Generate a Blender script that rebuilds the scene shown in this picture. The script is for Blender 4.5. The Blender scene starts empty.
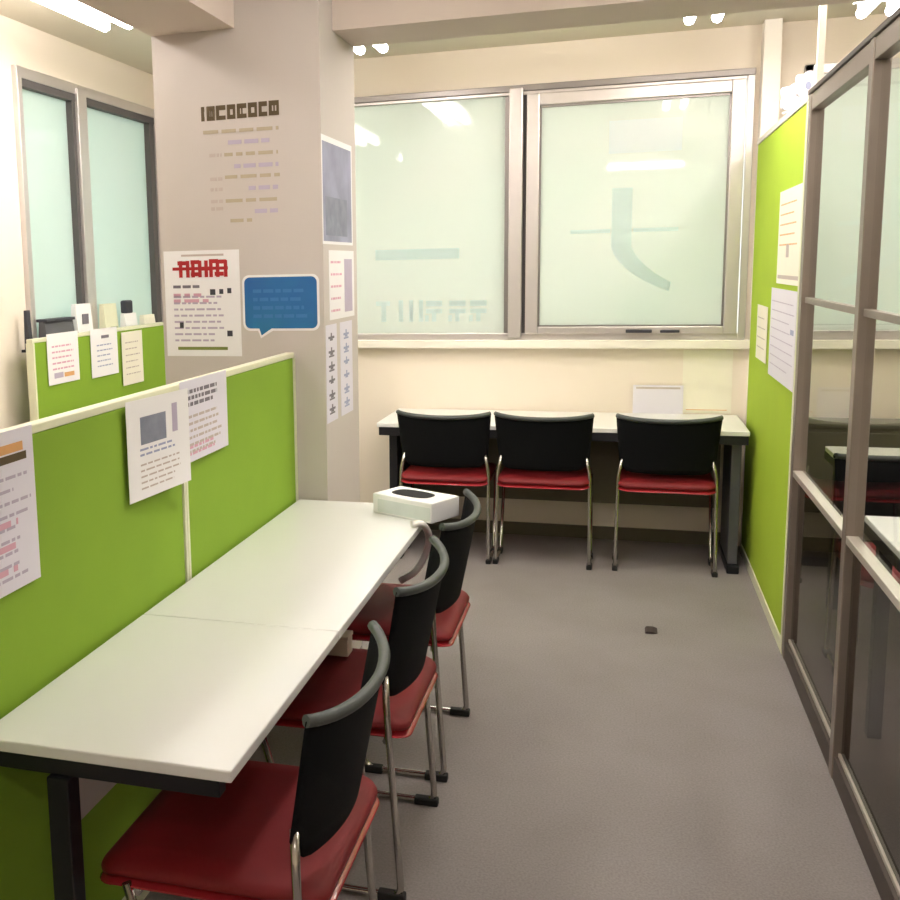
import bpy, bmesh, math, random
from mathutils import Vector, Matrix
random.seed(7)
C = bpy.context.scene
COL = C.collection

# ---------------------------------------------------------------- camera, world, exposure
def cam_axes(yaw, pitch, roll):
    cy, sy, cp, sp = math.cos(yaw), math.sin(yaw), math.cos(pitch), math.sin(pitch)
    f = Vector((-sy*cp, cy*cp, sp)); r = Vector((cy, sy, 0)); u = r.cross(f)
    return (r*math.cos(roll)+u*math.sin(roll), -r*math.sin(roll)+u*math.cos(roll), f)
cd = bpy.data.cameras.new('camera'); cam = bpy.data.objects.new('camera', cd); COL.objects.link(cam)
r_, u_, f_ = cam_axes(.3078, -.1479, -.0227)
m = Matrix(((r_.x, u_.x, -f_.x, 0), (r_.y, u_.y, -f_.y, 0), (r_.z, u_.z, -f_.z, 1.5), (0, 0, 0, 1)))
cam.matrix_world = m
cd.sensor_width = 36; cd.lens = 36*1017/900
cd.shift_x = 150/900; cd.shift_y = -30/900
cd.clip_start = .02
C.camera = cam
w = bpy.data.worlds.new('daylight'); C.world = w; w.use_nodes = True
w.node_tree.nodes['Background'].inputs[0].default_value = (.90, .98, .96, 1)
w.node_tree.nodes['Background'].inputs[1].default_value = 2.2
TUBE = 16.0
C.view_settings.view_transform = 'Standard'; C.view_settings.look = 'None'
C.view_settings.gamma = 1; C.view_settings.use_curve_mapping = False
C.view_settings.exposure = 1.08

# ---------------------------------------------------------------- materials
def s2l(c): return tuple(((v/255)/12.92 if v/255 <= .04045 else ((v/255+.055)/1.055)**2.4) for v in c)
def mat(name, rgb, rough=.5, metal=0, var=.06, scale=30, coat=0, bump=0, bscale=200, rgb2=None, spec=.5, trans=0, alpha=1):
    mt = bpy.data.materials.new(name); mt.use_nodes = True
    nt = mt.node_tree; b = nt.nodes['Principled BSDF']
    c = s2l(rgb)
    tc = nt.nodes.new('ShaderNodeTexCoord')
    nz = nt.nodes.new('ShaderNodeTexNoise'); nz.inputs['Scale'].default_value = scale; nz.inputs['Detail'].default_value = 3
    nt.links.new(tc.outputs['Object'], nz.inputs['Vector'])
    mx = nt.nodes.new('ShaderNodeMix'); mx.data_type = 'RGBA'
    c2 = s2l(rgb2) if rgb2 else tuple(v*(1-var*2) for v in c)
    mx.inputs[6].default_value = (*c, 1); mx.inputs[7].default_value = (*c2, 1)
    nt.links.new(nz.outputs['Fac'], mx.inputs[0]); nt.links.new(mx.outputs[2], b.inputs['Base Color'])
    b.inputs['Roughness'].default_value = rough; b.inputs['Metallic'].default_value = metal
    b.inputs['Coat Weight'].default_value = coat; b.inputs['Specular IOR Level'].default_value = spec
    b.inputs['Transmission Weight'].default_value = trans
    if bump:
        n2 = nt.nodes.new('ShaderNodeTexNoise'); n2.inputs['Scale'].default_value = bscale
        nt.links.new(tc.outputs['Object'], n2.inputs['Vector'])
        bp = nt.nodes.new('ShaderNodeBump'); bp.inputs['Strength'].default_value = bump; bp.inputs['Distance'].default_value = .002
        nt.links.new(n2.outputs['Fac'], bp.inputs['Height']); nt.links.new(bp.outputs['Normal'], b.inputs['Normal'])
    return mt
def emat(name, rgb, strength):
    mt = bpy.data.materials.new(name); mt.use_nodes = True
    b = mt.node_tree.nodes['Principled BSDF']
    b.inputs['Emission Color'].default_value = (*rgb, 1); b.inputs['Emission Strength'].default_value = strength
    return mt
def frosted(name, rgb, tmix=.35, gl=.75):
    mt = bpy.data.materials.new(name); mt.use_nodes = True; nt = mt.node_tree
    for n in list(nt.nodes):
        if n.type != 'OUTPUT_MATERIAL': nt.nodes.remove(n)
    out = [n for n in nt.nodes if n.type == 'OUTPUT_MATERIAL'][0]
    c = (*s2l(rgb), 1)
    d = nt.nodes.new('ShaderNodeBsdfDiffuse'); t = nt.nodes.new('ShaderNodeBsdfTranslucent'); g = nt.nodes.new('ShaderNodeBsdfGlossy')
    tc = nt.nodes.new('ShaderNodeTexCoord'); nz = nt.nodes.new('ShaderNodeTexNoise'); nz.inputs['Scale'].default_value = 1.6
    nt.links.new(tc.outputs['Object'], nz.inputs['Vector'])
    mx = nt.nodes.new('ShaderNodeMix'); mx.data_type = 'RGBA'
    mx.inputs[6].default_value = c; mx.inputs[7].default_value = (c[0]*.9, c[1]*1.0, c[2]*.97, 1)
    nt.links.new(nz.outputs['Fac'], mx.inputs[0])
    nt.links.new(mx.outputs[2], d.inputs['Color']); nt.links.new(mx.outputs[2], t.inputs['Color'])
    g.inputs['Roughness'].default_value = .03; g.inputs['Color'].default_value = (gl, gl, gl, 1)
    m1 = nt.nodes.new('ShaderNodeMixShader'); m1.inputs[0].default_value = tmix
    nt.links.new(d.outputs[0], m1.inputs[1]); nt.links.new(t.outputs[0], m1.inputs[2])
    fr = nt.nodes.new('ShaderNodeFresnel'); fr.inputs['IOR'].default_value = 1.6
    m2 = nt.nodes.new('ShaderNodeMixShader'); nt.links.new(fr.outputs[0], m2.inputs[0])
    nt.links.new(m1.outputs[0], m2.inputs[1]); nt.links.new(g.outputs[0], m2.inputs[2])
    nt.links.new(m2.outputs[0], out.inputs[0])
    return mt
def glass(name, tint, refl_ior=1.45):
    mt = bpy.data.materials.new(name); mt.use_nodes = True; nt = mt.node_tree
    for n in list(nt.nodes):
        if n.type != 'OUTPUT_MATERIAL': nt.nodes.remove(n)
    out = [n for n in nt.nodes if n.type == 'OUTPUT_MATERIAL'][0]
    t = nt.nodes.new('ShaderNodeBsdfTransparent'); t.inputs[0].default_value = (*tint, 1)
    g = nt.nodes.new('ShaderNodeBsdfGlossy'); g.inputs['Roughness'].default_value = .02
    fr = nt.nodes.new('ShaderNodeFresnel'); fr.inputs['IOR'].default_value = refl_ior
    geo = nt.nodes.new('ShaderNodeNewGeometry'); inv = nt.nodes.new('ShaderNodeMath'); inv.operation = 'SUBTRACT'; inv.inputs[0].default_value = 1
    nt.links.new(geo.outputs['Backfacing'], inv.inputs[1])
    mu = nt.nodes.new('ShaderNodeMath'); mu.operation = 'MULTIPLY'; nt.links.new(inv.outputs[0], mu.inputs[0]); nt.links.new(fr.outputs[0], mu.inputs[1])
    m2 = nt.nodes.new('ShaderNodeMixShader'); nt.links.new(mu.outputs[0], m2.inputs[0])
    nt.links.new(t.outputs[0], m2.inputs[1]); nt.links.new(g.outputs[0], m2.inputs[2])
    nt.links.new(m2.outputs[0], out.inputs[0])
    return mt

M = dict(
    wall=mat('cream_wall_paint', (236, 224, 208), .7, var=.02, scale=3, bump=.15, bscale=120),
    column=mat('column_paint', (202, 193, 186), .7, var=.02, scale=3, bump=.15, bscale=120),
    ceiling=mat('ceiling_board', (222, 214, 196), .8, var=.03, scale=6, bump=.2, bscale=90),
    beam=mat('beam_paint', (214, 200, 188), .75, var=.02, scale=4),
    sill=mat('sill_paint', (240, 234, 222), .5, var=.02, scale=5),
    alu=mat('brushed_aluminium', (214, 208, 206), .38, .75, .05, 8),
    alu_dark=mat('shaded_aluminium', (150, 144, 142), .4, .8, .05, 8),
    gasket=mat('rubber_gasket', (88, 84, 84), .6),
    bronze=mat('bronze_grey_aluminium', (150, 138, 128), .4, .55, .06, 9),
    bronze_lt=mat('satin_steel', (226, 218, 208), .3, .6, .04, 9),
    bronze_dk=mat('dark_bronze', (84, 74, 68), .5, .4),
    green=mat('green_fabric', (136, 174, 42), .85, var=.07, scale=5, bump=.25, bscale=600),
    green2=mat('lime_fabric', (172, 202, 46), .85, var=.07, scale=4, bump=.25, bscale=600),
    trim=mat('cream_trim', (226, 226, 196), .45, var=.03),
    white=mat('white_laminate', (238, 238, 235), .28, var=.015, scale=4, coat=.25),
    edge=mat('laminate_edge', (214, 206, 196), .5, var=.03),
    black=mat('black_metal', (26, 26, 32), .45, .2),
    grey_panel=mat('grey_steel_panel', (92, 92, 98), .5, .2),
    olive=mat('olive_grey_board', (104, 98, 80), .75),
    tray=mat('pale_tray_metal', (210, 198, 196), .5),
    mesh=mat('black_mesh_fabric', (12, 14, 17), .85, spec=.2, var=.2, scale=200, bump=.4, bscale=900),
    rim=mat('grey_plastic_rim', (74, 79, 78), .42, var=.05),
    red=mat('red_upholstery', (132, 14, 22), .6, var=.14, scale=14, bump=.2, bscale=700),
    redshell=mat('glossy_red_shell', (176, 44, 52), .25, var=.05, coat=.5),
    chrome=mat('chrome_tube', (196, 192, 186), .18, .95, .03, 10),
    rubber=mat('black_rubber', (20, 20, 20), .7),
    paper=mat('white_paper', (240, 238, 238), .7, var=.02, scale=12),
    paper2=mat('ivory_paper', (240, 234, 216), .7, var=.02, scale=12),
    paperp=mat('lilac_white_paper', (226, 222, 232), .7, var=.02, scale=12),
    ink=mat('dark_ink', (120, 114, 124), .7),
    inkfaint=mat('faint_brown_ink', (196, 182, 174), .7),
    inkolive=mat('faint_olive_ink', (186, 172, 146), .7),
    inklilac=mat('lilac_ink', (190, 178, 198), .7),
    inkblue=mat('blue_grey_ink', (160, 166, 196), .7),
    inkbrown=mat('dark_brown_ink', (92, 76, 48), .7),
    inkred=mat('red_ink', (176, 26, 30), .7),
    inkgreen=mat('olive_green_ink', (128, 140, 66), .7),
    inkpink=mat('pink_ink', (222, 170, 190), .7),
    inkorange=mat('orange_ink', (226, 170, 110), .7),
    blue=mat('blue_sticker', (30, 72, 164), .45, rgb2=(30, 128, 160), scale=5, coat=.3),
    bluelt=mat('pale_blue_print', (58, 120, 180), .5),
    photo=mat('slate_photo_print', (104, 104, 124), .5, rgb2=(176, 178, 204), scale=7),
    photo2=mat('grey_photo_print', (150, 154, 170), .5, rgb2=(96, 100, 120), scale=22),
    pane=frosted('frosted_pane', (236, 236, 228), .5),
    pane2=frosted('frosted_pane_cool', (226, 236, 230), .5),
    film=frosted('pale_cyan_lettering_film', (232, 246, 245), .35),
    film2=frosted('grey_blue_film', (238, 243, 246), .25),
    clear=glass('clear_partition_glass', (.97, .98, .97), 1.18),
    smoke=glass('smoked_partition_glass', (.62, .60, .56), 1.3),
    tube=emat('fluorescent_tube', (1.0, .945, .905), TUBE),
    lampbody=mat('white_lamp_metal', (240, 238, 232), .4),
    tissuehole=mat('dark_slot', (14, 14, 18), .8),
    tissue=mat('white_card', (246, 246, 246), .4, var=.01, coat=.2),
    tissueside=mat('shaded_card', (226, 232, 230), .5),
    cord=mat('white_cord', (240, 236, 230), .5),
    dark=mat('dark_plastic', (56, 56, 66), .5),
    scrap=mat('dark_scrap', (62, 50, 48), .8),
)
# carpet
def carpet():
    mt = mat('grey_carpet', (160, 153, 151), .95, rgb2=(132, 125, 123), scale=2.2, bump=.6, bscale=500, spec=.1)
    nt = mt.node_tree; b = nt.nodes['Principled BSDF']
    mx = [n for n in nt.nodes if n.type == 'MIX'][0]
    tc = [n for n in nt.nodes if n.type == 'TEX_COORD'][0]
    n = nt.nodes.new('ShaderNodeTexNoise'); n.inputs['Scale'].default_value = 160; n.inputs['Detail'].default_value = 2
    nt.links.new(tc.outputs['Object'], n.inputs['Vector'])
    m2 = nt.nodes.new('ShaderNodeMix'); m2.data_type = 'RGBA'; m2.blend_type = 'MULTIPLY'; m2.inputs[0].default_value = .5
    rr = nt.nodes.new('ShaderNodeMapRange'); rr.inputs[1].default_value = .3; rr.inputs[2].default_value = .7; rr.inputs[3].default_value = .7; rr.inputs[4].default_value = 1.15
    nt.links.new(n.outputs['Fac'], rr.inputs[0])
    nt.links.new(mx.outputs[2], m2.inputs[6]); nt.links.new(rr.outputs[0], m2.inputs[7])
    nt.links.new(m2.outputs[2], b.inputs['Base Color'])
    return mt
M['carpet'] = carpet()

# ---------------------------------------------------------------- helpers
def origin_of(o):
    v = Vector((0, 0, 0))
    while o: v += Vector(o.location); o = o.parent
    return v
class MB:
    def __init__(s, mtx=None): s.bm = bmesh.new(); s.m = mtx or Matrix.Identity(4)
    def box(s, x0, x1, y0, y1, z0, z1, bev=0):
        t = bmesh.new()
        bmesh.ops.create_cube(t, size=1, matrix=Matrix.Translation(((x0+x1)/2, (y0+y1)/2, (z0+z1)/2)) @ Matrix.Diagonal((abs(x1-x0), abs(y1-y0), abs(z1-z0), 1)))
        if bev: bmesh.ops.bevel(t, geom=t.edges[:], offset=bev, segments=2, affect='EDGES', profile=.5)
        return s._merge(t)
    def _merge(s, t):
        t.transform(s.m)
        me = bpy.data.meshes.new('t'); t.to_mesh(me); t.free(); s.bm.from_mesh(me); bpy.data.meshes.remove(me); return s
    def prism(s, pts, y0, y1, bev=0):           # outline in x,z extruded along y
        t = bmesh.new()
        a = [t.verts.new((x, y0, z)) for x, z in pts]; b = [t.verts.new((x, y1, z)) for x, z in pts]
        t.faces.new(a); t.faces.new(b[::-1])
        for i in range(len(pts)):
            j = (i+1) % len(pts); t.faces.new((a[j], a[i], b[i], b[j]))
        bmesh.ops.recalc_face_normals(t, faces=t.faces)
        if bev: bmesh.ops.bevel(t, geom=t.edges[:], offset=bev, segments=2, affect='EDGES', profile=.5)
        return s._merge(t)
    def tube(s, pts, r, n=10, smooth=0):
        pts = [Vector(p) for p in pts]
        if smooth:                              # round the corners
            q = [pts[0]]
            for i in range(1, len(pts)-1):
                a, b, c = pts[i-1], pts[i], pts[i+1]
                d1 = min(smooth, (a-b).length*.45); d2 = min(smooth, (c-b).length*.45)
                p0 = b+(a-b).normalized()*d1; p2 = b+(c-b).normalized()*d2
                for k in range(6):
                    f = k/5; q.append(p0*(1-f)**2+b*2*f*(1-f)+p2*f*f)
            q.append(pts[-1]); pts = q
        t = bmesh.new(); rings = []; up = None
        for i, p in enumerate(pts):
            d = (pts[min(i+1, len(pts)-1)]-pts[max(i-1, 0)]).normalized()
            if up is None: up = Vector((0, 0, 1)) if abs(d.z) < .9 else Vector((1, 0, 0))
            sd = d.cross(up).normalized(); up = sd.cross(d).normalized()
            rings.append([t.verts.new(p+(sd*math.cos(2*math.pi*k/n)+up*math.sin(2*math.pi*k/n))*r) for k in range(n)])
        for i in range(len(rings)-1):
            for k in range(n):
                f = t.faces.new((rings[i][k], rings[i][(k+1) % n], rings[i+1][(k+1) % n], rings[i+1][k])); f.smooth = True
        t.faces.new(rings[0][::-1]); t.faces.new(rings[-1])
        return s._merge(t)
    def grid(s, P, thick_dir=None):             # closed shell from front grid and back grid of points
        F, B = P; t = bmesh.new()
        f = [[t.verts.new(p) for p in r] for r in F]; b = [[t.verts.new(p) for p in r] for r in B]
        nr, nc = len(f), len(f[0])
        for i in range(nr-1):
            for j in range(nc-1):
                a = t.faces.new((f[i][j], f[i][j+1], f[i+1][j+1], f[i+1][j])); a.smooth = True
                a = t.faces.new((b[i][j], b[i+1][j], b[i+1][j+1], b[i][j+1])); a.smooth = True
        for i in range(nr-1):
            t.faces.new((f[i][0], f[i+1][0], b[i+1][0], b[i][0])); t.faces.new((f[i][-1], b[i][-1], b[i+1][-1], f[i+1][-1]))
        for j in range(nc-1):
            t.faces.new((f[0][j], b[0][j], b[0][j+1], f[0][j+1])); t.faces.new((f[-1][j], f[-1][j+1], b[-1][j+1], b[-1][j]))
        bmesh.ops.recalc_face_normals(t, faces=t.faces)
        return s._merge(t)
    def build(s, name, mt, parent=None):
        me = bpy.data.meshes.new(name)
        off = origin_of(parent) if parent else Vector((0, 0, 0))
        o = bpy.data.objects.new(name, me)
        if not parent:                           # put the origin at the thing's base
            xs = [v.co for v in s.bm.verts]
            off = Vector(((min(v.x for v in xs)+max(v.x for v in xs))/2, (min(v.y for v in xs)+max(v.y for v in xs))/2, min(v.z for v in xs)))
            o.location = off
        for v in s.bm.verts: v.co -= off
        s.bm.to_mesh(me); s.bm.free()
        me.materials.append(M[mt]); COL.objects.link(o)
        if parent: o.parent = parent
        return o
def tag(o, label, cat, group=None):
    o['label'] = label; o['category'] = cat
    if group: o['group'] = group
    return o
def thing(name, label, cat, loc=(0, 0, 0), group=None):
    o = bpy.data.objects.new(name, None); o.empty_display_size = .1; COL.objects.link(o); o.location = loc
    return tag(o, label, cat, group)
def struct(o): o['kind'] = 'structure'; return o
def structure_root(name, loc):
    o = bpy.data.objects.new(name, None); o.empty_display_size = .1; COL.objects.link(o); o.location = loc
    return struct(o)
def copy_tree(o, parent=None):
    c = o.copy(); COL.objects.link(c)
    if parent: c.parent = parent
    for ch in [k for k in bpy.data.objects if k.parent == o]: copy_tree(ch, c)
    return c

CZ = 2.63; WY = 5.65; LX = -2.63; RX = 2.9; BY = -1.6

# ---------------------------------------------------------------- structure
struct(MB().box(LX-.15, RX+.15, BY-.15, WY+.15, -.1, 0).build('floor', 'carpet'))
struct(MB().box(LX-.15, RX+.15, BY-.15, WY+.15, CZ, CZ+.1).build('ceiling', 'ceiling'))
# far wall with openings: window_1 x -2.45..0.6, window_3 x .82..2.7 ; z 1.09..2.42
wf = MB()
wf.box(LX, RX, WY, WY+.14, 0, 1.09).box(LX, RX, WY, WY+.14, 2.42, CZ)
wf.box(LX, -2.45, WY, WY+.14, 1.09, 2.42).box(.6, .82, WY, WY+.14, 1.09, 2.42).box(2.7, RX, WY, WY+.14, 1.09, 2.42)
struct(wf.build('wall_far', 'wall'))
wl = MB()
wl.box(LX-.14, LX, BY, WY+.14, 0, 1.15).box(LX-.14, LX, BY, WY+.14, 2.43, CZ)
wl.box(LX-.14, LX, BY, 4.13, 1.15, 2.43).box(LX-.14, LX, 5.6, WY+.14, 1.15, 2.43)
struct(wl.build('wall_left', 'wall'))
struct(MB().box(RX, RX+.14, BY, WY+.14, 0, CZ).build('wall_right', 'wall'))
struct(MB().box(LX-.14, RX+.14, BY-.14, BY, 0, CZ).build('wall_back', 'wall'))
struct(MB().box(-1.565, -.965, 3.335, 3.79, 0, CZ).build('wall_column', 'column'))
struct(MB().box(-.965, RX, 3.50, 3.785, 2.30, CZ).build('trim_1', 'beam'))      # ceiling beam across the room
struct(MB().box(-1.565, -1.26, BY, 3.335, 2.30, CZ).build('trim_2', 'beam'))    # beam running to the column
struct(MB().box(-2.45, .62, WY-.06, WY+.04, 1.045, 1.09, .004).build('trim_3', 'sill'))  # far sill
struct(MB().box(.7, 2.75, WY-.06, WY+.04, 1.045, 1.09, .004).build('trim_4', 'sill'))
struct(MB().box(LX-.05, LX+.11, 4.13, 5.62, 1.10, 1.15, .004).build('trim_5', 'sill'))
struct(MB().box(.622, .70, WY-.1, WY, 0, CZ).build('wall_pier', 'sill'))
struct(MB().box(-1.5, .58, WY-.012, WY, 0, .07).build('baseboard_far', 'olive'))

# window_1 (far, two panes)
w1 = structure_root('window_1', (-.9, WY, 1.09))
fr = MB()
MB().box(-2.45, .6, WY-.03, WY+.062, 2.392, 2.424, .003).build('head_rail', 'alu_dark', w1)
fr.box(-2.409, .564, WY-.02, WY+.06, 2.375, 2.392, .003).box(-2.45, .6, WY-.02, WY+.06, 1.09, 1.125, .003)
fr.box(.565, .6, WY-.026, WY+.058, 1.091, 2.3915, .003).box(-2.45, -2.41, WY-.026, WY+.058, 1.091, 2.3915, .003)
fr.build('window_frame', 'alu', w1)
MB().box(-.59, -.52, WY-.045, WY+.05, 1.10, 2.41, .006).build('mullion', 'alu', w1)
MB().box(-.52, -.50, WY-.01, WY+.05, 1.126, 2.374).build('gasket', 'gasket', w1)
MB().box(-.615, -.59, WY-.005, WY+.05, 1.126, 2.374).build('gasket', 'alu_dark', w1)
s = MB()
s.box(-.50, -.435, WY-.035, WY+.02, 1.12, 2.375, .005).box(.495, .56, WY-.035, WY+.02, 1.12, 2.375, .005)
s.box(-.435, .495, WY-.031, WY+.018, 2.315, 2.374, .004).box(-.435, .495, WY-.031, WY+.018, 1.121, 1.16, .004)
sash = s.build('sash', 'alu', w1)
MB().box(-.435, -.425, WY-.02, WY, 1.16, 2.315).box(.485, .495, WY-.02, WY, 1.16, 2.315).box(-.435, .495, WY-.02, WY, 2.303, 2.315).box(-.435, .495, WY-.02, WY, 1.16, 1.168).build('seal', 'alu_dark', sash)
MB().box(.02, .15, WY-.055, WY-.0315, 1.128, 1.145, .004).build('latch', 'dark', sash)
MB().box(.19, .285, WY-.055, WY-.0315, 1.128, 1.142, .004).build('latch', 'dark', sash)
MB().box(-2.41, -.59, WY+.005, WY+.013, 1.12, 2.38).build('pane', 'pane', w1)
MB().box(-.44, .50, WY-.008, WY, 1.15, 2.32).build('pane', 'pane', w1)
# lettering film stuck on the panes (seen mirrored from inside)
F0 = WY+.0047; F1 = WY-.0083
f = MB().box(-1.33, -.86, F0-.0005, F0, 1.535, 1.592)
for x0, x1 in ((-1.20, -1.175), (-1.14, -1.118), (-1.085, -1.062)): f.box(x0, x1, F0-.0005, F0, 1.19, 1.31)
f.box(-1.33, -1.25, F0-.0005, F0, 1.28, 1.305).box(-1.30, -1.272, F0-.0005, F0, 1.19, 1.28)
for k, x in enumerate((-1.0, -.87, -.755)):
    f.box(x-.045, x+.045, F0-.0005, F0, 1.275, 1.305).box(x-.045, x+.045, F0-.0005, F0, 1.235, 1.26)
    f.box(x-.012, x+.012, F0-.0005, F0, 1.19, 1.235).box(x-.05, x-.03, F0-.0005, F0, 1.19, 1.225)
f.build('window_lettering', 'film', w1)
f = MB().box(-.27, -.068, F1-.0005, F1, 1.648, 1.667).box(.046, .265, F1-.0005, F1, 1.648, 1.667)
out = []
for k in range(13):                      # the stroke that curves to the right
    a = k/12
    out.append((-.063 if a < .4 else -.063+((a-.4)/.6)**1.7*.29, 1.875-.42*min(a/.4, 1)*.7-(0 if a < .4 else (a-.4)/.6)*.27+(0 if a < .4 else ((a-.4)/.6)**3*.03)))
inn = []
for k in range(13):
    a = k/12
    inn.append((.037 if a < .4 else .037+((a-.4)/.6)**1.5*.2, 1.875-.42*min(a/.4, 1)*.7-(0 if a < .4 else (a-.4)/.6)*.215+(0 if a < .4 else ((a-.4)/.6)**3*.02)))
for k in range(12):
    f.prism([out[k], inn[k], inn[k+1], out[k+1]], F1-.0005, F1)
f.build('window_lettering', 'film', w1)
f = MB()
f.box(-.085, .27, F1-.0004, F1, 2.05, 2.215)
f.build('window_film', 'film2', w1)

# window_2 on the left wall
w2 = structure_root('window_2', (LX, 4.85, 1.15))
fr = MB()
fr.box(LX-.05, LX+.02, 4.13, 5.6, 2.38, 2.43, .003).box(LX-.05, LX+.02, 4.13, 5.6, 1.15, 1.19, .003)
fr.box(LX-.045, LX+.026, 4.131, 4.17, 1.151, 2.429, .003).box(LX-.045, LX+.026, 5.56, 5.599, 1.151, 2.429, .003)
fr.build('window_frame', 'alu', w2)
MB().box(LX-.045, LX+.03, 4.66, 4.75, 1.17, 2.41, .004).build('mullion', 'alu', w2)
MB().box(LX-.04, LX+.012, 4.63, 4.66, 1.19, 2.38).box(LX-.04, LX+.015, 4.17, 5.56, 2.345, 2.38).box(LX-.04, LX+.012, 5.50, 5.56, 1.19, 2.35).build('gasket', 'gasket', w2)
MB().box(LX-.03, LX-.022, 4.17, 4.66, 1.19, 2.38).build('pane', 'pane2', w2)
MB().box(LX-.03, LX-.022, 4.75, 5.56, 1.19, 2.38).build('pane', 'pane2', w2)

# window_3 in the neighbouring room
w3 = structure_root('window_3', (1.75, WY, 1.09))
fr = MB()
fr.box(.82, 2.7, WY-.02, WY+.06, 2.375, 2.42, .003).box(.82, 2.7, WY-.02, WY+.06, 1.09, 1.135, .003)
fr.box(.82, .86, WY-.02, WY+.06, 1.09, 2.42, .003).box(2.66, 2.7, WY-.02, WY+.06, 1.09, 2.42, .003)
fr.build('window_frame', 'alu', w3)
MB().box(1.62, 1.70, WY-.04, WY+.05, 1.10, 2.41, .004).build('mullion', 'alu', w3)
MB().box(.86, 1.62, WY, WY+.008, 1.13, 2.38).build('pane', 'pane', w3)
MB().box(1.70, 2.66, WY, WY+.008, 1.13, 2.38).build('pane', 'pane', w3)

# ---------------------------------------------------------------- ceiling lamps
def lamp(cx, cy, axis, L, label):
    t = thing('ceiling_light', label, 'ceiling light', (cx, cy, CZ-.136), 'fluorescent ceiling lights')
    mt = Matrix.Translation((cx, cy, 0)) @ (Matrix.Identity(4) if axis == 'y' else Matrix.Rotation(math.pi/2, 4, 'Z'))
    MB(mt).prism([(-.05, CZ), (.05, CZ), (.09, CZ-.075), (-.09, CZ-.075)], -L/2, L/2).build('housing', 'lampbody', t)
    for sx in (-.055, .055):
        MB(mt).tube([(sx, -L/2+.016, CZ-.118), (sx, L/2-.016, CZ-.118)], .023, 8).build('tube', 'tube', t)
    for sx in (-.055, .055):
        for sy in (-1, 1): MB(mt).box(sx-.016, sx+.016, sy*(L/2-.008)-.008, sy*(L/2-.008)+.008, CZ-.135, CZ-.074, .003).build('lamp_holder', 'lampbody', t)
    return t
lamp(-1.15, 4.33, 'y', 1.1, 'twin tube ceiling light seen just right of the column, past the cross beam')
lamp(.30, 4.33, 'y', 1.05, 'twin tube ceiling light above the right end of the far desk, past the cross beam')
lamp(.99, 4.5, 'y', 1.05, 'bright ceiling light in the room behind the glass partition, at the upper right')
lamp(-2.02, 3.42, 'y', 1.15, 'long white ceiling light above the left window, left of the column')
lamp(-1.98, 1.3, 'y', .85, 'ceiling light in the left half of the room, only mirrored in the far window')
lamp(-.3, 2.35, 'y', 1.1, 'ceiling light above the aisle beside the white desks')
lamp(.2, -.6, 'x', .8, 'crosswise ceiling light behind the viewpoint, mirrored in the right window sash')
lamp(1.6, 2.6, 'y', 1.1, 'ceiling light deep in the room behind the glass partition')

# ---------------------------------------------------------------- partitions on the left
def green_panel(name, label, x, y0, y1, top, faces=1, group='green desk dividers'):
    t = thing(name, label, 'partition', (x, (y0+y1)/2, 0), group)
    MB().box(x-.014, x+.014, y0+.012, y1-.012, .06, top-.018, .003).build('fabric_panel', 'green', t)
    MB().box(x-.016, x+.016, y0, y1, top-.018, top, .003).build('top_cap', 'trim', t)
    MB().box(x-.019, x+.019, y0, y0+.012, .02, top-.018).build('end_trim', 'trim', t)
    MB().box(x-.019, x+.019, y1-.012, y1, .02, top-.018).build('end_trim', 'trim', t)
    MB().box(x-.019, x+.019, y0+.012, y1-.012, .0, .06).build('kick_plate', 'trim', t)
    return t
PX = -1.089
green_panel('desk_partition', 'green fabric partition behind the near white desk, closest to the viewer', PX, 1.18, 2.375, 1.215)
green_panel('desk_partition', 'green fabric partition with cream cap running from the seam to the column', PX, 2.378, 3.328, 1.215)
green_panel('desk_partition', 'small green partition under the left window, hung with three paper sheets', -2.51, 3.95, 5.34, 1.215)

# ---------------------------------------------------------------- paper builder
def frame(c, u, n):
    u = Vector(u).normalized(); n = Vector(n).normalized(); v = n.cross(u)   # local x=u, local y=-n (into wall), local z=v
    if v.z < 0: v = -v
    mt = Matrix((( u.x, -n.x, v.x, c[0]), (u.y, -n.y, v.y, c[1]), (u.z, -n.z, v.z, c[2]), (0, 0, 0, 1)))
    return mt
def rows(mb, x0, x1, z0, z1, n, h, gap=.25, seed=0, t0=-.0012, t1=-.0009, dash=.02):
    r = random.Random(seed)
    for i in range(n):
        z = z1-(z1-z0)*(i+.5)/n; x = x0; e = x1-r.random()*(x1-x0)*gap
        while x < e:
            l = dash*(.5+r.random()*1.4); mb.box(x, min(x+l, e), t0, t1, z-h/2, z+h/2); x += l+dash*.35
    return mb
def sheet(name, label, cat, c, u, n, w, h, mt='paper', group=None, prints=(), t=.0009):
    o = thing(name, label, cat, c, group)
    fm = frame(c, u, n)
    MB(fm).box(-w/2, w/2, -t, 0, -h/2, h/2).build('paper', mt, o)
    for pm, fn in prints:
        if isinstance(fn, list):
            for x0, x1, z0, z1 in fn: MB(fm).box(x0, x1, -.0013, -t, z0, z1).build('print', pm, o)
        else: b = MB(fm); fn(b); b.build('print', pm, o)
    return o
def rowp(*a, **k): return lambda b: rows(b, *a, **k)
def boxp(*bs): return list(bs)
EX = (0, 1, 0); NX = (1, 0, 0)
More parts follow.
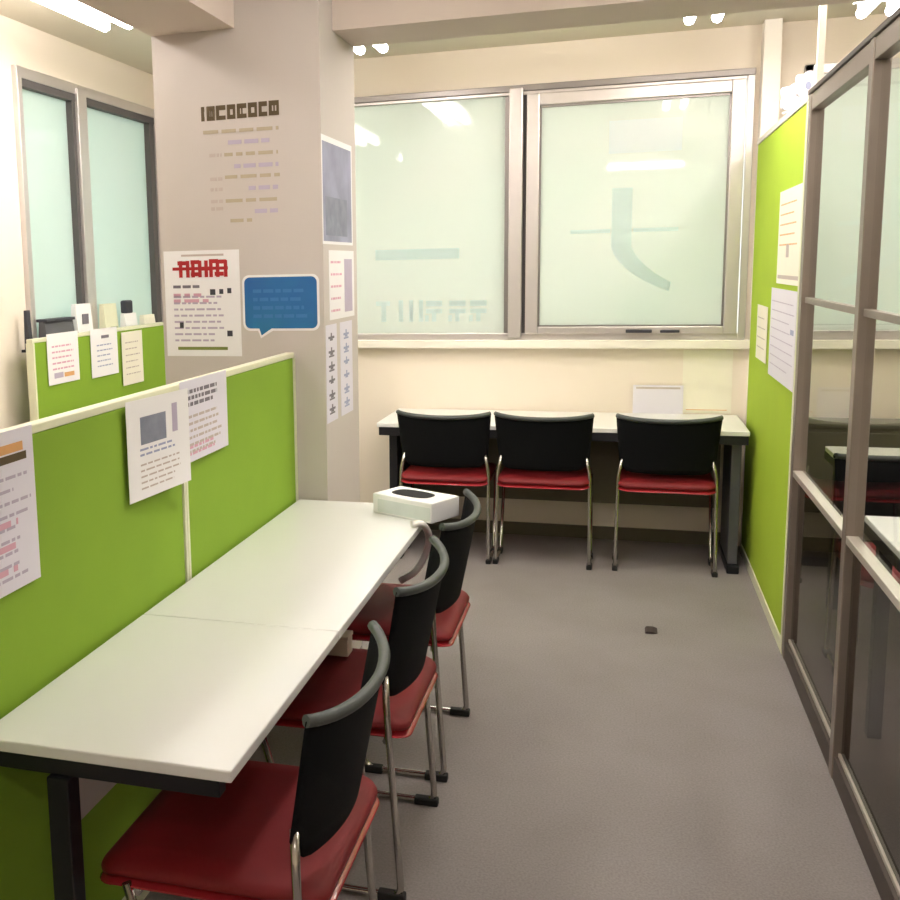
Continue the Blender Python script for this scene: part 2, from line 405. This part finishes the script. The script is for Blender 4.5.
# on the near partition (faces +x, u = +y)
PXF = PX+.021
sheet('notice', 'large printed notice with a dark yellow-brown heading, cut by the left edge', 'notice', (PXF, 1.515, 1.068), EX, NX, .31, .30, 'paperp', 'sheets on the desk partitions',
      [('inkbrown', boxp((-.15, .13, .09, .105))), ('inkorange', boxp((-.15, .12, .108, .125), (-.12, .0, -.05, -.035))), ('inklilac', rowp(-.14, .14, -.135, .075, 9, .006, seed=1)), ('inkpink', rowp(-.14, .12, -.13, -.0, 3, .012, seed=9, dash=.05))])
fm_n = Vector((1, -.10, 0))
sheet('flyer', 'flyer with a blue-grey picture, leaning out from the partition at its seam', 'flyer', (PXF+.018, 2.19, 1.092), (.10, 1, 0), fm_n, .285, .235, 'paper', 'sheets on the desk partitions',
      [('photo2', boxp((-.085, .03, .01, .075))), ('inkblue', rowp(-.09, .10, -.02, .005, 2, .005, seed=2)), ('inkfaint', rowp(-.09, .10, -.10, -.03, 5, .004, seed=3)), ('inklilac', boxp((.06, .085, .02, .09)))])
sheet('notice', 'white notice with dense lilac-brown text, right of the leaning flyer', 'notice', (PXF+.004, 2.505, 1.114), EX, NX, .32, .215, 'paperp', 'sheets on the desk partitions',
      [('ink', rowp(-.12, .10, .035, .085, 3, .010, seed=4)), ('inkfaint', rowp(-.12, .12, -.09, .02, 6, .007, seed=5)), ('inkpink', rowp(-.12, .10, -.095, -.06, 2, .008, seed=6))])
# on the small partition
SX = -2.51+.020
sheet('notice', 'pale pinkish sheet hanging leftmost on the small partition', 'notice', (SX, 4.20, 1.112), EX, NX, .28, .235, 'paper', 'sheets on the small partition',
      [('inkpink', rowp(-.1, .1, -.06, .07, 5, .008, seed=10)), ('inkorange', boxp((.0, .09, -.09, -.07))), ('inklilac', boxp((-.09, -.01, -.09, -.065)))])
sheet('notice', 'white sheet with a short dark title in the middle of the small partition', 'notice', (SX, 4.60, 1.105), EX, NX, .28, .24, 'paper', 'sheets on the small partition',
      [('ink', boxp((-.03, .05, .07, .085))), ('inkblue', rowp(-.08, .09, -.08, .05, 5, .006, seed=11))])
sheet('notice', 'narrow ivory sheet hanging rightmost and lowest on the small partition', 'notice', (SX+.003, 4.90, 1.05), EX, NX, .24, .28, 'paper2', 'sheets on the small partition',
      [('inkfaint', rowp(-.08, .09, -.1, .1, 6, .006, seed=12))])

# column front: faces -y, u=+x
UX = (1, 0, 0); NY = (0, -1, 0); CYF = 3.3345
o = thing('wall_sign', 'dark brown title over rows of faint lettering, high on the column front', 'sign', (-1.245, CYF, 1.85))
fm = frame((-1.245, CYF, 1.85), UX, NY)
b = MB(fm)
for k, (x, wd) in enumerate(((-.145, .012), (-.125, .03), (-.09, .034), (-.05, .03), (-.014, .034), (.026, .032), (.064, .03), (.1, .036))):
    z0 = .155+.03*(x+.15)*.6; z1 = z0+.048
    b.box(x, x+wd, -.001, 0, z0, z0+.014).box(x, x+wd, -.001, 0, z1-.016, z1).box(x, x+.011, -.001, 0, z0+.014, z1-.016)
    if k % 2: b.box(x+wd-.009, x+wd, -.001, 0, z0+.014, z1-.016)
    if k % 3 == 1: b.box(x+wd*.45, x+wd*.6, -.001, 0, z0+.014, z1-.016)
b.build('title', 'inkbrown', o)
for z, x0, x1 in ((.118, -.14, .135), (.04, -.065, .13), (-.035, -.065, .135), (-.115, -.065, .135), (-.182, -.05, .03)): rows(MB(fm), x0, x1, z-.006, z+.006, 1, .012, .02, int(z*1000)+900, t0=-.001, t1=0, dash=.035).build('text_row', 'inkolive', o)
for z, x0, x1 in ((.08, -.05, .10), (.0, -.03, .13), (-.075, .02, .13), (-.153, .04, .13)): rows(MB(fm), x0, x1, z-.005, z+.005, 1, .014, .02, int(z*1000)+700, t0=-.001, t1=0, dash=.03).build('text_row', 'inklilac', o)
for z in (.04, -.04, -.075, -.115, -.14): rows(MB(fm), -.12, -.075, z-.005, z+.005, 1, .012, .02, int(z*1000)+500, t0=-.001, t1=0, dash=.015).build('text_row', 'inkfaint', o)

sheet('poster', 'white poster with a bold red heading, low left on the column front', 'poster', (-1.41, CYF, 1.385), UX, NY, .285, .37, 'paper', None,
      [('inkred', lambda b: [b.box(x, x+.013, -.0020, -.0009, .092, .15) for x in (-.085, -.058, -.038, -.012, .012, .03, .055, .085)] + [b.box(x, x+.034, -.0017, -.0009, z, z+.014) for x, z in ((-.09, .135), (-.04, .138), (-.04, .096), (-.002, .115), (.03, .14), (.05, .096), (.06, .138))] + [b.box(-.11, .10, -.0014, -.0009, .117, .128)]),
       ('inkfaint', boxp((-.075, .085, .165, .172))),
       ('ink', rowp(-.11, .02, .055, .065, 1, .010, seed=20)), ('dark', boxp((.03, .05, .03, .05), (.065, .08, .033, .05), (.095, .11, .035, .053), (-.09, -.075, -.085, -.065), (.09, .11, -.115, -.095))),
       ('inklilac', rowp(-.11, .08, -.14, .035, 8, .007, seed=21)), ('inkpink', rowp(-.11, .03, .0, .04, 2, .012, seed=22, dash=.04)),
       ('inkgreen', boxp((-.10, .09, -.163, -.152)))])
# speech-bubble sticker
o = thing('speech_bubble_sticker', 'blue speech bubble sticker beside the red-headed poster on the column', 'sticker', (-1.12, CYF, 1.385))
fm = frame((-1.12, CYF, 1.385), UX, NY)
def rrect(wd, ht, r, tail=None, n=6):
    pts = []
    for cx, cz, a0 in ((wd/2-r, ht/2-r, 0), (-wd/2+r, ht/2-r, 90), (-wd/2+r, -ht/2+r, 180), (wd/2-r, -ht/2+r, 270)):
        for k in range(n+1):
            a = math.radians(a0+90*k/n); pts.append((cx+r*math.cos(a), cz+r*math.sin(a)))
        if a0 == 180 and tail: pts += tail
    return pts
MB(fm).prism(rrect(.278, .192, .025, [(-.085, -.096), (-.075, -.122), (-.03, -.096)]), -.0012, 0).build('backing', 'paper', o)
MB(fm).prism(rrect(.262, .176, .02, [(-.08, -.088), (-.072, -.112), (-.035, -.088)]), -.002, -.0012).build('bubble', 'blue', o)
rows(MB(fm), -.10, .10, -.06, .055, 4, .012, .15, 33, t0=-.0024, t1=-.002, dash=.022).build('print', 'bluelt', o)
# column side (faces +x, u=+y)
CXF = -.9645
sheet('poster', 'slate blue photo poster high on the narrow side of the column', 'poster', (CXF, 3.53, 1.76), EX, NX, .40, .36, 'paper', None,
      [('photo', boxp((-.19, .185, -.17, .16))), ('photo2', lambda b: b.box(-.16, .12, -.0018, -.0012, -.15, -.02))])
sheet('notice', 'faint pale sheet between the photo poster and the vertical strips on the column side', 'notice', (CXF, 3.57, 1.44), EX, NX, .34, .24, 'paper', None,
      [('inkpink', rowp(-.15, .0, -.11, .10, 5, .008, seed=40)), ('inklilac', boxp((.03, .14, -.10, .09)))])
def vstrip(b, x0, seed):
    r = random.Random(seed)
    for k in range(6):
        z = .125-k*.05
        b.box(x0, x0+.075, -.0014, -.0009, z-.004, z+.004); b.box(x0+.03, x0+.045, -.0014, -.0009, z+.004, z+.016); b.box(x0+.02, x0+.055, -.0014, -.0009, z-.011, z-.004)
        if r.random() > .4: b.box(x0+.005, x0+.07, -.0014, -.0009, z-.018, z-.012)
sheet('vertical_banner', 'white strip of vertical dark characters on the column side, nearer the desk', 'notice', (CXF, 3.415, 1.135), EX, NX, .14, .34, 'paperp', 'paired vertical strips', [('ink', lambda b: vstrip(b, -.04, 1))])
sheet('vertical_banner', 'white strip of vertical bluish characters on the column side, nearer the window', 'notice', (CXF, 3.615, 1.135), EX, NX, .17, .34, 'paperp', 'paired vertical strips', [('inkblue', lambda b: vstrip(b, -.04, 2))])
# far wall sheets
sheet('notice', 'white card with a grey line propped on the far desk against the wall', 'notice', (.19, WY-.014, .775), UX, NY, .25, .15, 'paperp', None, [('inkfaint', boxp((-.11, .11, .055, .065)))])
sheet('notice', 'cream blank sheet on the wall beneath the right window sash', 'notice', (.43, WY-.001, .87), UX, NY, .24, .33, 'paper2', None, [('inkorange', boxp((-.10, .10, -.15, -.146)))])

# small items on the left sill
IT = 1.15
def leftitem(name, label, cat, y, wd, h, mt, dep=.04, extra=None):
    o = thing(name, label, cat, (-2.575, y, IT))
    MB().prism([(-2.575-dep/2, IT), (-2.575+dep/2, IT), (-2.575+dep*.2, IT+h), (-2.575-dep*.3, IT+h)], y-wd/2, y+wd/2, .002).build('body', mt, o)
    if extra: extra(o)
    return o
leftitem('bookend', 'thin dark upright item on the left window ledge, leftmost', 'bookend', 4.05, .03, .19, 'dark', .03, lambda o: MB().box(-2.60, -2.55, 4.025, 4.075, IT, IT+.012).build('foot', 'black', o))
leftitem('storage_box', 'low grey box on the left window ledge behind the pinkish sheet', 'box', 4.30, .26, .13, 'grey_panel', .06, lambda o: MB().box(-2.607, -2.55, 4.168, 4.432, IT+.128, IT+.142, .002).build('lid', 'dark', o))
leftitem('card_stand', 'white card stand with a small dark picture on the left window ledge', 'card stand', 4.54, .15, .20, 'paper', .05, lambda o: MB().box(-2.556, -2.553, 4.51, 4.57, IT+.10, IT+.15).build('print', 'ink', o))
leftitem('card_stand', 'pale yellow-green card stand on the left window ledge, right of the white one', 'card stand', 4.82, .14, .19, 'trim', .05, lambda o: MB().box(-2.556, -2.553, 4.80, 4.87, IT+.02, IT+.07).build('print', 'inkgreen', o))
leftitem('desk_stand', 'white stand with a dark top on the left window ledge', 'stand', 5.05, .14, .13, 'paper', .05, lambda o: MB().box(-2.60, -2.56, 5.0, 5.08, IT+.128, IT+.20, .01).build('top', 'dark', o))
leftitem('card_stand', 'low whitish card stand at the right end of the left window ledge', 'card stand', 5.28, .14, .11, 'paper2', .05, lambda o: MB().box(-2.60, -2.553, 5.22, 5.34, IT, IT+.01).build('foot', 'trim', o))

# ---------------------------------------------------------------- white desks
def long_desk(label, x0, x1, y0, y1, top, group, legs, tray=True):
    t = thing('desk', label, 'desk', ((x0+x1)/2, (y0+y1)/2, 0), group)
    d = MB().box(x0, x1, y0, y1, top-.022, top, .003).build('desktop', 'white', t)
    MB().box(x0+.03, x1-.03, y0+.02, y0+.05, top-.062, top-.0225, .002).box(x0+.03, x1-.03, y1-.05, y1-.02, top-.062, top-.0225, .002).box((x0+x1)/2-.02, (x0+x1)/2+.02, y0+.05, y1-.05, top-.06, top-.0225).build('under_frame', 'black', t)
    if tray: MB().box(x0+.012, x0+.026, y0+(.245 if y0 < 2 else .05), y1-.04, .385, top-.063, .002).build('under_desk_panel', 'tray', t)
    for ly in legs:
        l = MB().box(-.935, -.893, ly-.020, ly+.020, .045, top-.0625, .003).build('leg', 'black', t)
        MB().box(x0+.04, x1-.05, ly-.028, ly+.028, .0, .045, .006).build('foot_bar', 'black', l)
    return t
long_desk('white-topped desk nearest the viewer, along the green partition', -1.065, -.585, 1.43, 2.089, .70, 'white desks along the green partition', (1.46,))
long_desk('white-topped desk reaching the column, with the tissue box on its far corner', -1.065, -.585, 2.092, 3.322, .70, 'white desks along the green partition', (2.125, 3.29))

# tissue box
ta = math.atan2(3.189-3.336, .213)
tc_ = Vector((-.626, 3.19, .7003))
t = thing('tissue_box', 'white tissue box with a dark slot on the far corner of the white desk', 'tissue box', tc_)
mt = Matrix.Translation(tc_) @ Matrix.Rotation(ta+.12, 4, 'Z')
MB(mt).box(-.122, .122, -.072, .072, 0, .066, .004).build('carton', 'tissue', t)
b = MB(mt @ Matrix.Translation((0, 0, .0664)) @ Matrix.Rotation(-math.pi/2, 4, 'X')).prism([(x*.076-.010, z*.043) for x, z in [(math.copysign(abs(math.cos(a))**.7, math.cos(a)), math.copysign(abs(math.sin(a))**.7, math.sin(a))) for a in [2*math.pi*k/24 for k in range(24)]]], -.0008, .0008).build('slot', 'tissuehole', t)
MB(mt).box(-.10, .115, -.0730, -.0715, .008, .05).build('side_shade', 'tissueside', t)  # shade on the carton's front face, put in as a greyer panel
# cord
tag(MB().tube([(-.605, 3.01, .7125), (-.572, 3.03, .7125), (-.562, 3.09, .66), (-.575, 3.11, .60), (-.605, 3.10, .535), (-.66, 3.10, .50)], .011, 8, .03).build('cord', 'cord'), 'thick white cord hanging over the desk edge below the tissue box', 'cord')

# far desk
fd = thing('desk', 'long white-topped desk against the wall under the far window', 'desk', (-.3, 5.35, 0))
MB().box(-1.2, .582, 5.085, 5.64, .678, .70, .003).build('desktop', 'white', fd)
MB().box(-1.19, .578, 5.088, 5.12, .635, .677, .002).box(-1.19, .578, 5.58, 5.62, .635, .677, .002).build('under_frame', 'black', fd)
MB().box(-1.13, .50, 5.56, 5.575, .22, .63, .002).build('under_desk_panel', 'olive', fd)  # olive sheet added for the shaded wall below the desktop
for x in (-1.13, .535):
    l = MB().box(x-.022, x+.022, 5.16, 5.545, .04, .6345, .003).build('leg', 'black' if x < 0 else 'grey_panel', fd)
    MB().box(x-.028, x+.028, 5.12, 5.60, .0, .0405, .005).build('foot_bar', 'black', l)

# ---------------------------------------------------------------- chairs
def make_chair():
    t = thing('chair', '', 'chair', (0, 0, 0))
    # seat: cushion with rounded corners, waterfall front
    def outline(wd, y0, y1, r, n=6):
        return rrect(wd, y1-y0, r, None, n)
    def pad(wd, dep, r, z0, z1, mtn, nm, dome=.0):
        tb = bmesh.new(); rings = []
        prof = [(-.012, z0), (-.001, z0+.006), (0, (z0+z1)/2), (-.004, z1-.008), (-.018, z1-.001), (-.06, z1+dome)]
        for ins, z in prof:
            rings.append([tb.verts.new((x, y+.0, z - (.018*max(0, (y-.10)/.12)**2) - (.012*max(0, (-y-.12)/.1)**2))) for x, y in rrect(wd+2*ins, dep+2*ins, max(r+ins, .01))])
        for i in range(len(rings)-1):
            for k in range(len(rings[0])):
                fce = tb.faces.new((rings[i][k], rings[i][(k+1) % len(rings[0])], rings[i+1][(k+1) % len(rings[0])], rings[i+1][k])); fce.smooth = True
        tb.faces.new(rings[0][::-1]); fce = tb.faces.new(rings[-1]); fce.smooth = True
        bmesh.ops.recalc_face_normals(tb, faces=tb.faces)
        q = MB(); q._merge(tb); return q.build(nm, mtn, t)
    pad(.445, .44, .05, .425, .455, 'red', 'seat', .002)
    pad(.452, .447, .053, .408, .4255, 'redshell', 'seat_shell')
    # curved back: plan arc, ends forward
    def arc(u, z, off=0):
        k = (z-.48)/.30
        hw = .205+.025*k
        th = u*1.05
        R = hw/math.sin(1.05)
        x = (R+off)*math.sin(th); y = -.150-.052*k-(R+off)*(math.cos(th)-math.cos(1.05))*.50
        return (x, y, z)
    nu, nz = 20, 10
    Fg, Bg = [], []
    for i in range(nz+1):
        v = i/nz; rf, rb = [], []
        for j in range(nu+1):
            u = -1+2*j/nu
            ztop = .768-.016*(1-abs(u)**2.2); zbot = .490+.05*max(0, (abs(u)-.72)/.28)**2
            z = zbot+(ztop-zbot)*v
            rf.append(arc(u, z, 0)); rb.append(arc(u, z, .010))
        Fg.append(rf); Bg.append(rb)
    q = MB(); q.grid((Fg, Bg)); back = q.build('backrest', 'mesh', t)
    rim = []
    for j in range(nu+1):
        u = -1+2*j/nu; x, y, z = arc(u, .768-.016*(1-abs(u)**2.2), .005); rim.append((x, y, z))
    MB().tube(rim, .0115, 8).build('top_rim', 'rim', back)
    for sx in (-1, 1):
        ex, ey, ez = arc(sx, .765, .004)
        lg = MB().tube([(sx*.203, -.165, .555), (sx*.222, -.172, .47), (sx*.228, -.205, .012), (sx*.228, .03, .012), (sx*.222, .15, .415)], .0088, 10, .03).build('leg', 'chrome', t)
        MB().box(sx*.228-.013, sx*.228+.013, -.215, -.148, 0, .022, .004).build('foot_glide', 'rubber', lg)
        MB().box(sx*.228-.013, sx*.228+.013, -.02, .04, 0, .022, .004).build('foot_glide', 'rubber', lg)
    MB().tube([(-.226, -.17, .400), (.226, -.17, .400)], .008, 8).build('cross_bar', 'chrome', t)
    MB().tube([(-.222, .13, .400), (.222, .13, .400)], .008, 8).build('cross_bar', 'chrome', t)
    return t
proto = make_chair()
spots = [(-.677, 1.73, 90, 'black-backed chair with red seat nearest the viewer, tucked under the near desk', 'a'),
         (-.675, 2.42, 90, 'middle chair of the row along the white desks, red seat and black curved back', 'a'),
         (-.672, 3.02, 90, 'chair beside the tissue box, farthest of the row along the white desks', 'a'),
         (-.845, 5.235, 0, 'left chair at the far desk, partly hidden behind the tissue box', 'b'),
         (-.355, 5.245, 0, 'middle chair at the far desk, its black back close to the left one', 'b'),
         (.222, 5.26, 0, 'right chair at the far desk, set apart near the lime partition', 'b'),
         (1.00, 3.93, 180, 'dark chair behind the glass partition, across the white desk there', 'c')]
G = dict(a='chairs along the white desks', b='chairs at the far desk', c='chairs behind the glass partition')
for i, (x, y, a, lb, g) in enumerate(spots):
    o = proto if i == 0 else copy_tree(proto)
    o.location = (x, y, 0); o.rotation_euler = (0, 0, math.radians(a)); o['label'] = lb; o['group'] = G[g]

bx = thing('small_box', 'small cream box on the red seat of the middle chair by the white desks', 'box', (-.715, 2.56, .4575))
MB().box(-.745, -.685, 2.535, 2.585, .4575, .505, .003).build('carton', 'paper2', bx)
MB().box(-.747, -.683, 2.533, 2.587, .505, .516, .002).build('lid', 'paper2', bx)

# ---------------------------------------------------------------- lime partition and glass partition on the right
gp = thing('lime_partition', 'tall lime green partition between the glass wall and the far window', 'partition', (.63, 4.87, 0))
MB().box(.614, .646, 4.115, 5.54, .05, 2.045, .003).build('fabric_panel', 'green2', gp)
MB().box(.609, .651, 4.09, 5.545, 2.045, 2.07, .003).build('top_cap', 'edge', gp)
MB().box(.609, .651, 4.085, 4.115, .0, 2.045, .002).build('end_trim', 'trim', gp)
MB().box(.609, .651, 4.115, 5.545, 0, .05, .002).build('kick_plate', 'trim', gp)
NXm = (-1, 0, 0); EYm = (0, -1, 0)
sheet('poster', 'cream poster with a grey lower line, upper one on the lime partition', 'poster', (.6115, 4.40, 1.58), EYm, NXm, .56, .37, 'paper2', 'posters on the lime partition', [('inkfaint', boxp((-.25, .27, -.165, -.15), (-.05, .02, -.08, -.03))), ('inkorange', rowp(-.24, .22, -.05, .15, 5, .006, seed=50))])
sheet('poster', 'large lilac-white poster under the cream one on the lime partition', 'poster', (.609, 4.45, 1.19), EYm, NXm, .68, .37, 'paperp', 'posters on the lime partition', [('inklilac', rowp(-.3, .3, -.15, .15, 8, .004, seed=51)), ('inkblue', boxp((.22, .30, .02, .04)))])
sheet('notice', 'small whitish sheet on the lime partition closest to the far window', 'notice', (.6115, 5.08, 1.16), EYm, NXm, .36, .25, 'paper2', None, [('inkfaint', rowp(-.15, .15, -.09, .09, 4, .005, seed=52))])

gl = thing('glass_partition', 'tall glass partition wall with bronze-grey metal frame along the right side', 'glass partition', (.637, 2.9, 0))
PY = (4.055, 3.115, 2.175, 1.235)
for y in PY: MB().box(.610, .655, y-.025, y+.025, 0, 2.07, .003).build('post', 'bronze', gl)
for y1, y0 in zip(PY[:-1], PY[1:]):
    a, b_ = y0+.025, y1-.025
    MB().box(.613, .652, a, b_, 2.005, 2.062, .002).build('top_rail', 'bronze', gl)
    MB().box(.622, .645, a, b_, 1.337, 1.358, .002).build('middle_rail', 'bronze', gl)
    MB().box(.611, .643, a, b_, .704, .727, .002).build('lower_rail', 'bronze_lt', gl)
    MB().box(.613, .652, a, b_, 0, .07, .002).build('bottom_rail', 'bronze_dk', gl)
    MB().box(.624, .6315, a, b_, .07, .082, .001).build('glazing_bead', 'bronze_lt', gl)
    MB().box(.632, .638, a, b_, 1.358, 2.005).build('upper_pane', 'clear', gl)
    MB().box(.632, .638, a, b_, .727, 1.337).build('middle_pane', 'clear', gl)
    MB().box(.632, .638, a, b_, .07, .704).build('lower_pane', 'smoke', gl)
MB().box(.606, .659, 1.21, 4.08, 2.0625, 2.078, .002).build('cap_strip', 'bronze_dk', gl)
tag(MB().box(.626, .648, 4.045, 4.067, 2.0785, CZ).build('ceiling_post', 'sill'), 'thin white post rising from the glass partition corner to the ceiling', 'post')
# paper ornaments on top of the lime partition
def orn(y, r, label):
    o = thing('paper_ornament', label, 'ornament', (.63, y, 2.0702), 'paper ornaments on the lime partition')
    pts = [(math.cos(a)*(r*(1+.12*math.cos(5*a))), 2.0705+r*1.05+math.sin(a)*(r*(1+.12*math.cos(5*a)))) for a in [2*math.pi*k/40 for k in range(40)]]
    mt = Matrix.Translation((.63, y, 0)) @ Matrix.Rotation(math.radians(35), 4, 'Z')
    MB(mt).prism(pts, -.006, .006).build('petals', 'paperp', o)
    MB(mt).prism([(math.cos(a)*.012, 2.0705+r*1.05+math.sin(a)*.014) for a in [2*math.pi*k/12 for k in range(12)]], -.008, .008).build('centre', 'inkblue', o)
    MB(mt).box(-.03, .03, -.02, .02, 2.0702, 2.078, .001).build('base', 'paper', o)
orn(4.62, .055, 'round white paper ornament with a bluish centre, farther along the lime partition top')
orn(4.27, .05, 'round pale lilac paper ornament next to the glass wall corner')

# ---------------------------------------------------------------- room behind the glass
def side_desk(label, x0, x1, y0, y1):
    t = thing('desk', label, 'desk', ((x0+x1)/2, (y0+y1)/2, 0), 'desks behind the glass partition')
    MB().box(x0, x1, y0, y1, .68, .70, .003).build('desktop', 'white', t)
    MB().box(x0-.001, x1+.001, y0-.001, y1+.001, .645, .6795, .003).build('under_frame', 'black', t)
    for x in (x0+.05, x1-.05):
        for y in (y0+.05, y1-.05): MB().box(x-.02, x+.02, y-.02, y+.02, 0, .645, .002).build('leg', 'black', t)
side_desk('white desk behind the glass partition, in front of the dark chair', .735, 1.9, 2.55, 3.47)
side_desk('white desk behind the glass partition, beyond the dark chair', .84, 2.1, 4.25, 4.75)
lb = thing('desk_shade_block', 'olive cabinet shape added for the dark under a far desk behind the glass', 'shade block', (1.8, 5.44, 0))  # added olive block, standing in for the dark beneath a far desk
MB().box(.82, 2.8, 5.33, 5.545, .05, .69, .003).build('body', 'olive', lb)
MB().box(.815, 2.805, 5.325, 5.55, .69, .71, .003).build('top', 'olive', lb)
MB().box(.84, 2.78, 5.35, 5.53, 0, .05).build('plinth', 'black', lb)
for k in range(3): 
    d = MB().box(.84+k*.65, 1.47+k*.65, 5.318, 5.329, .08, .67, .003).build('door', 'olive', lb)
    MB().box(1.40+k*.65, 1.415+k*.65, 5.305, 5.318, .36, .46, .002).build('handle', 'alu', d)

# small scrap on the carpet
q = MB(); q.prism([(.118, .0), (.15, .0), (.168, .004), (.15, .01), (.125, .009)], 4.19, 4.26, .002)
tag(q.build('scrap', 'scrap'), 'tiny dark scrap lying in the middle of the grey carpet', 'scrap')
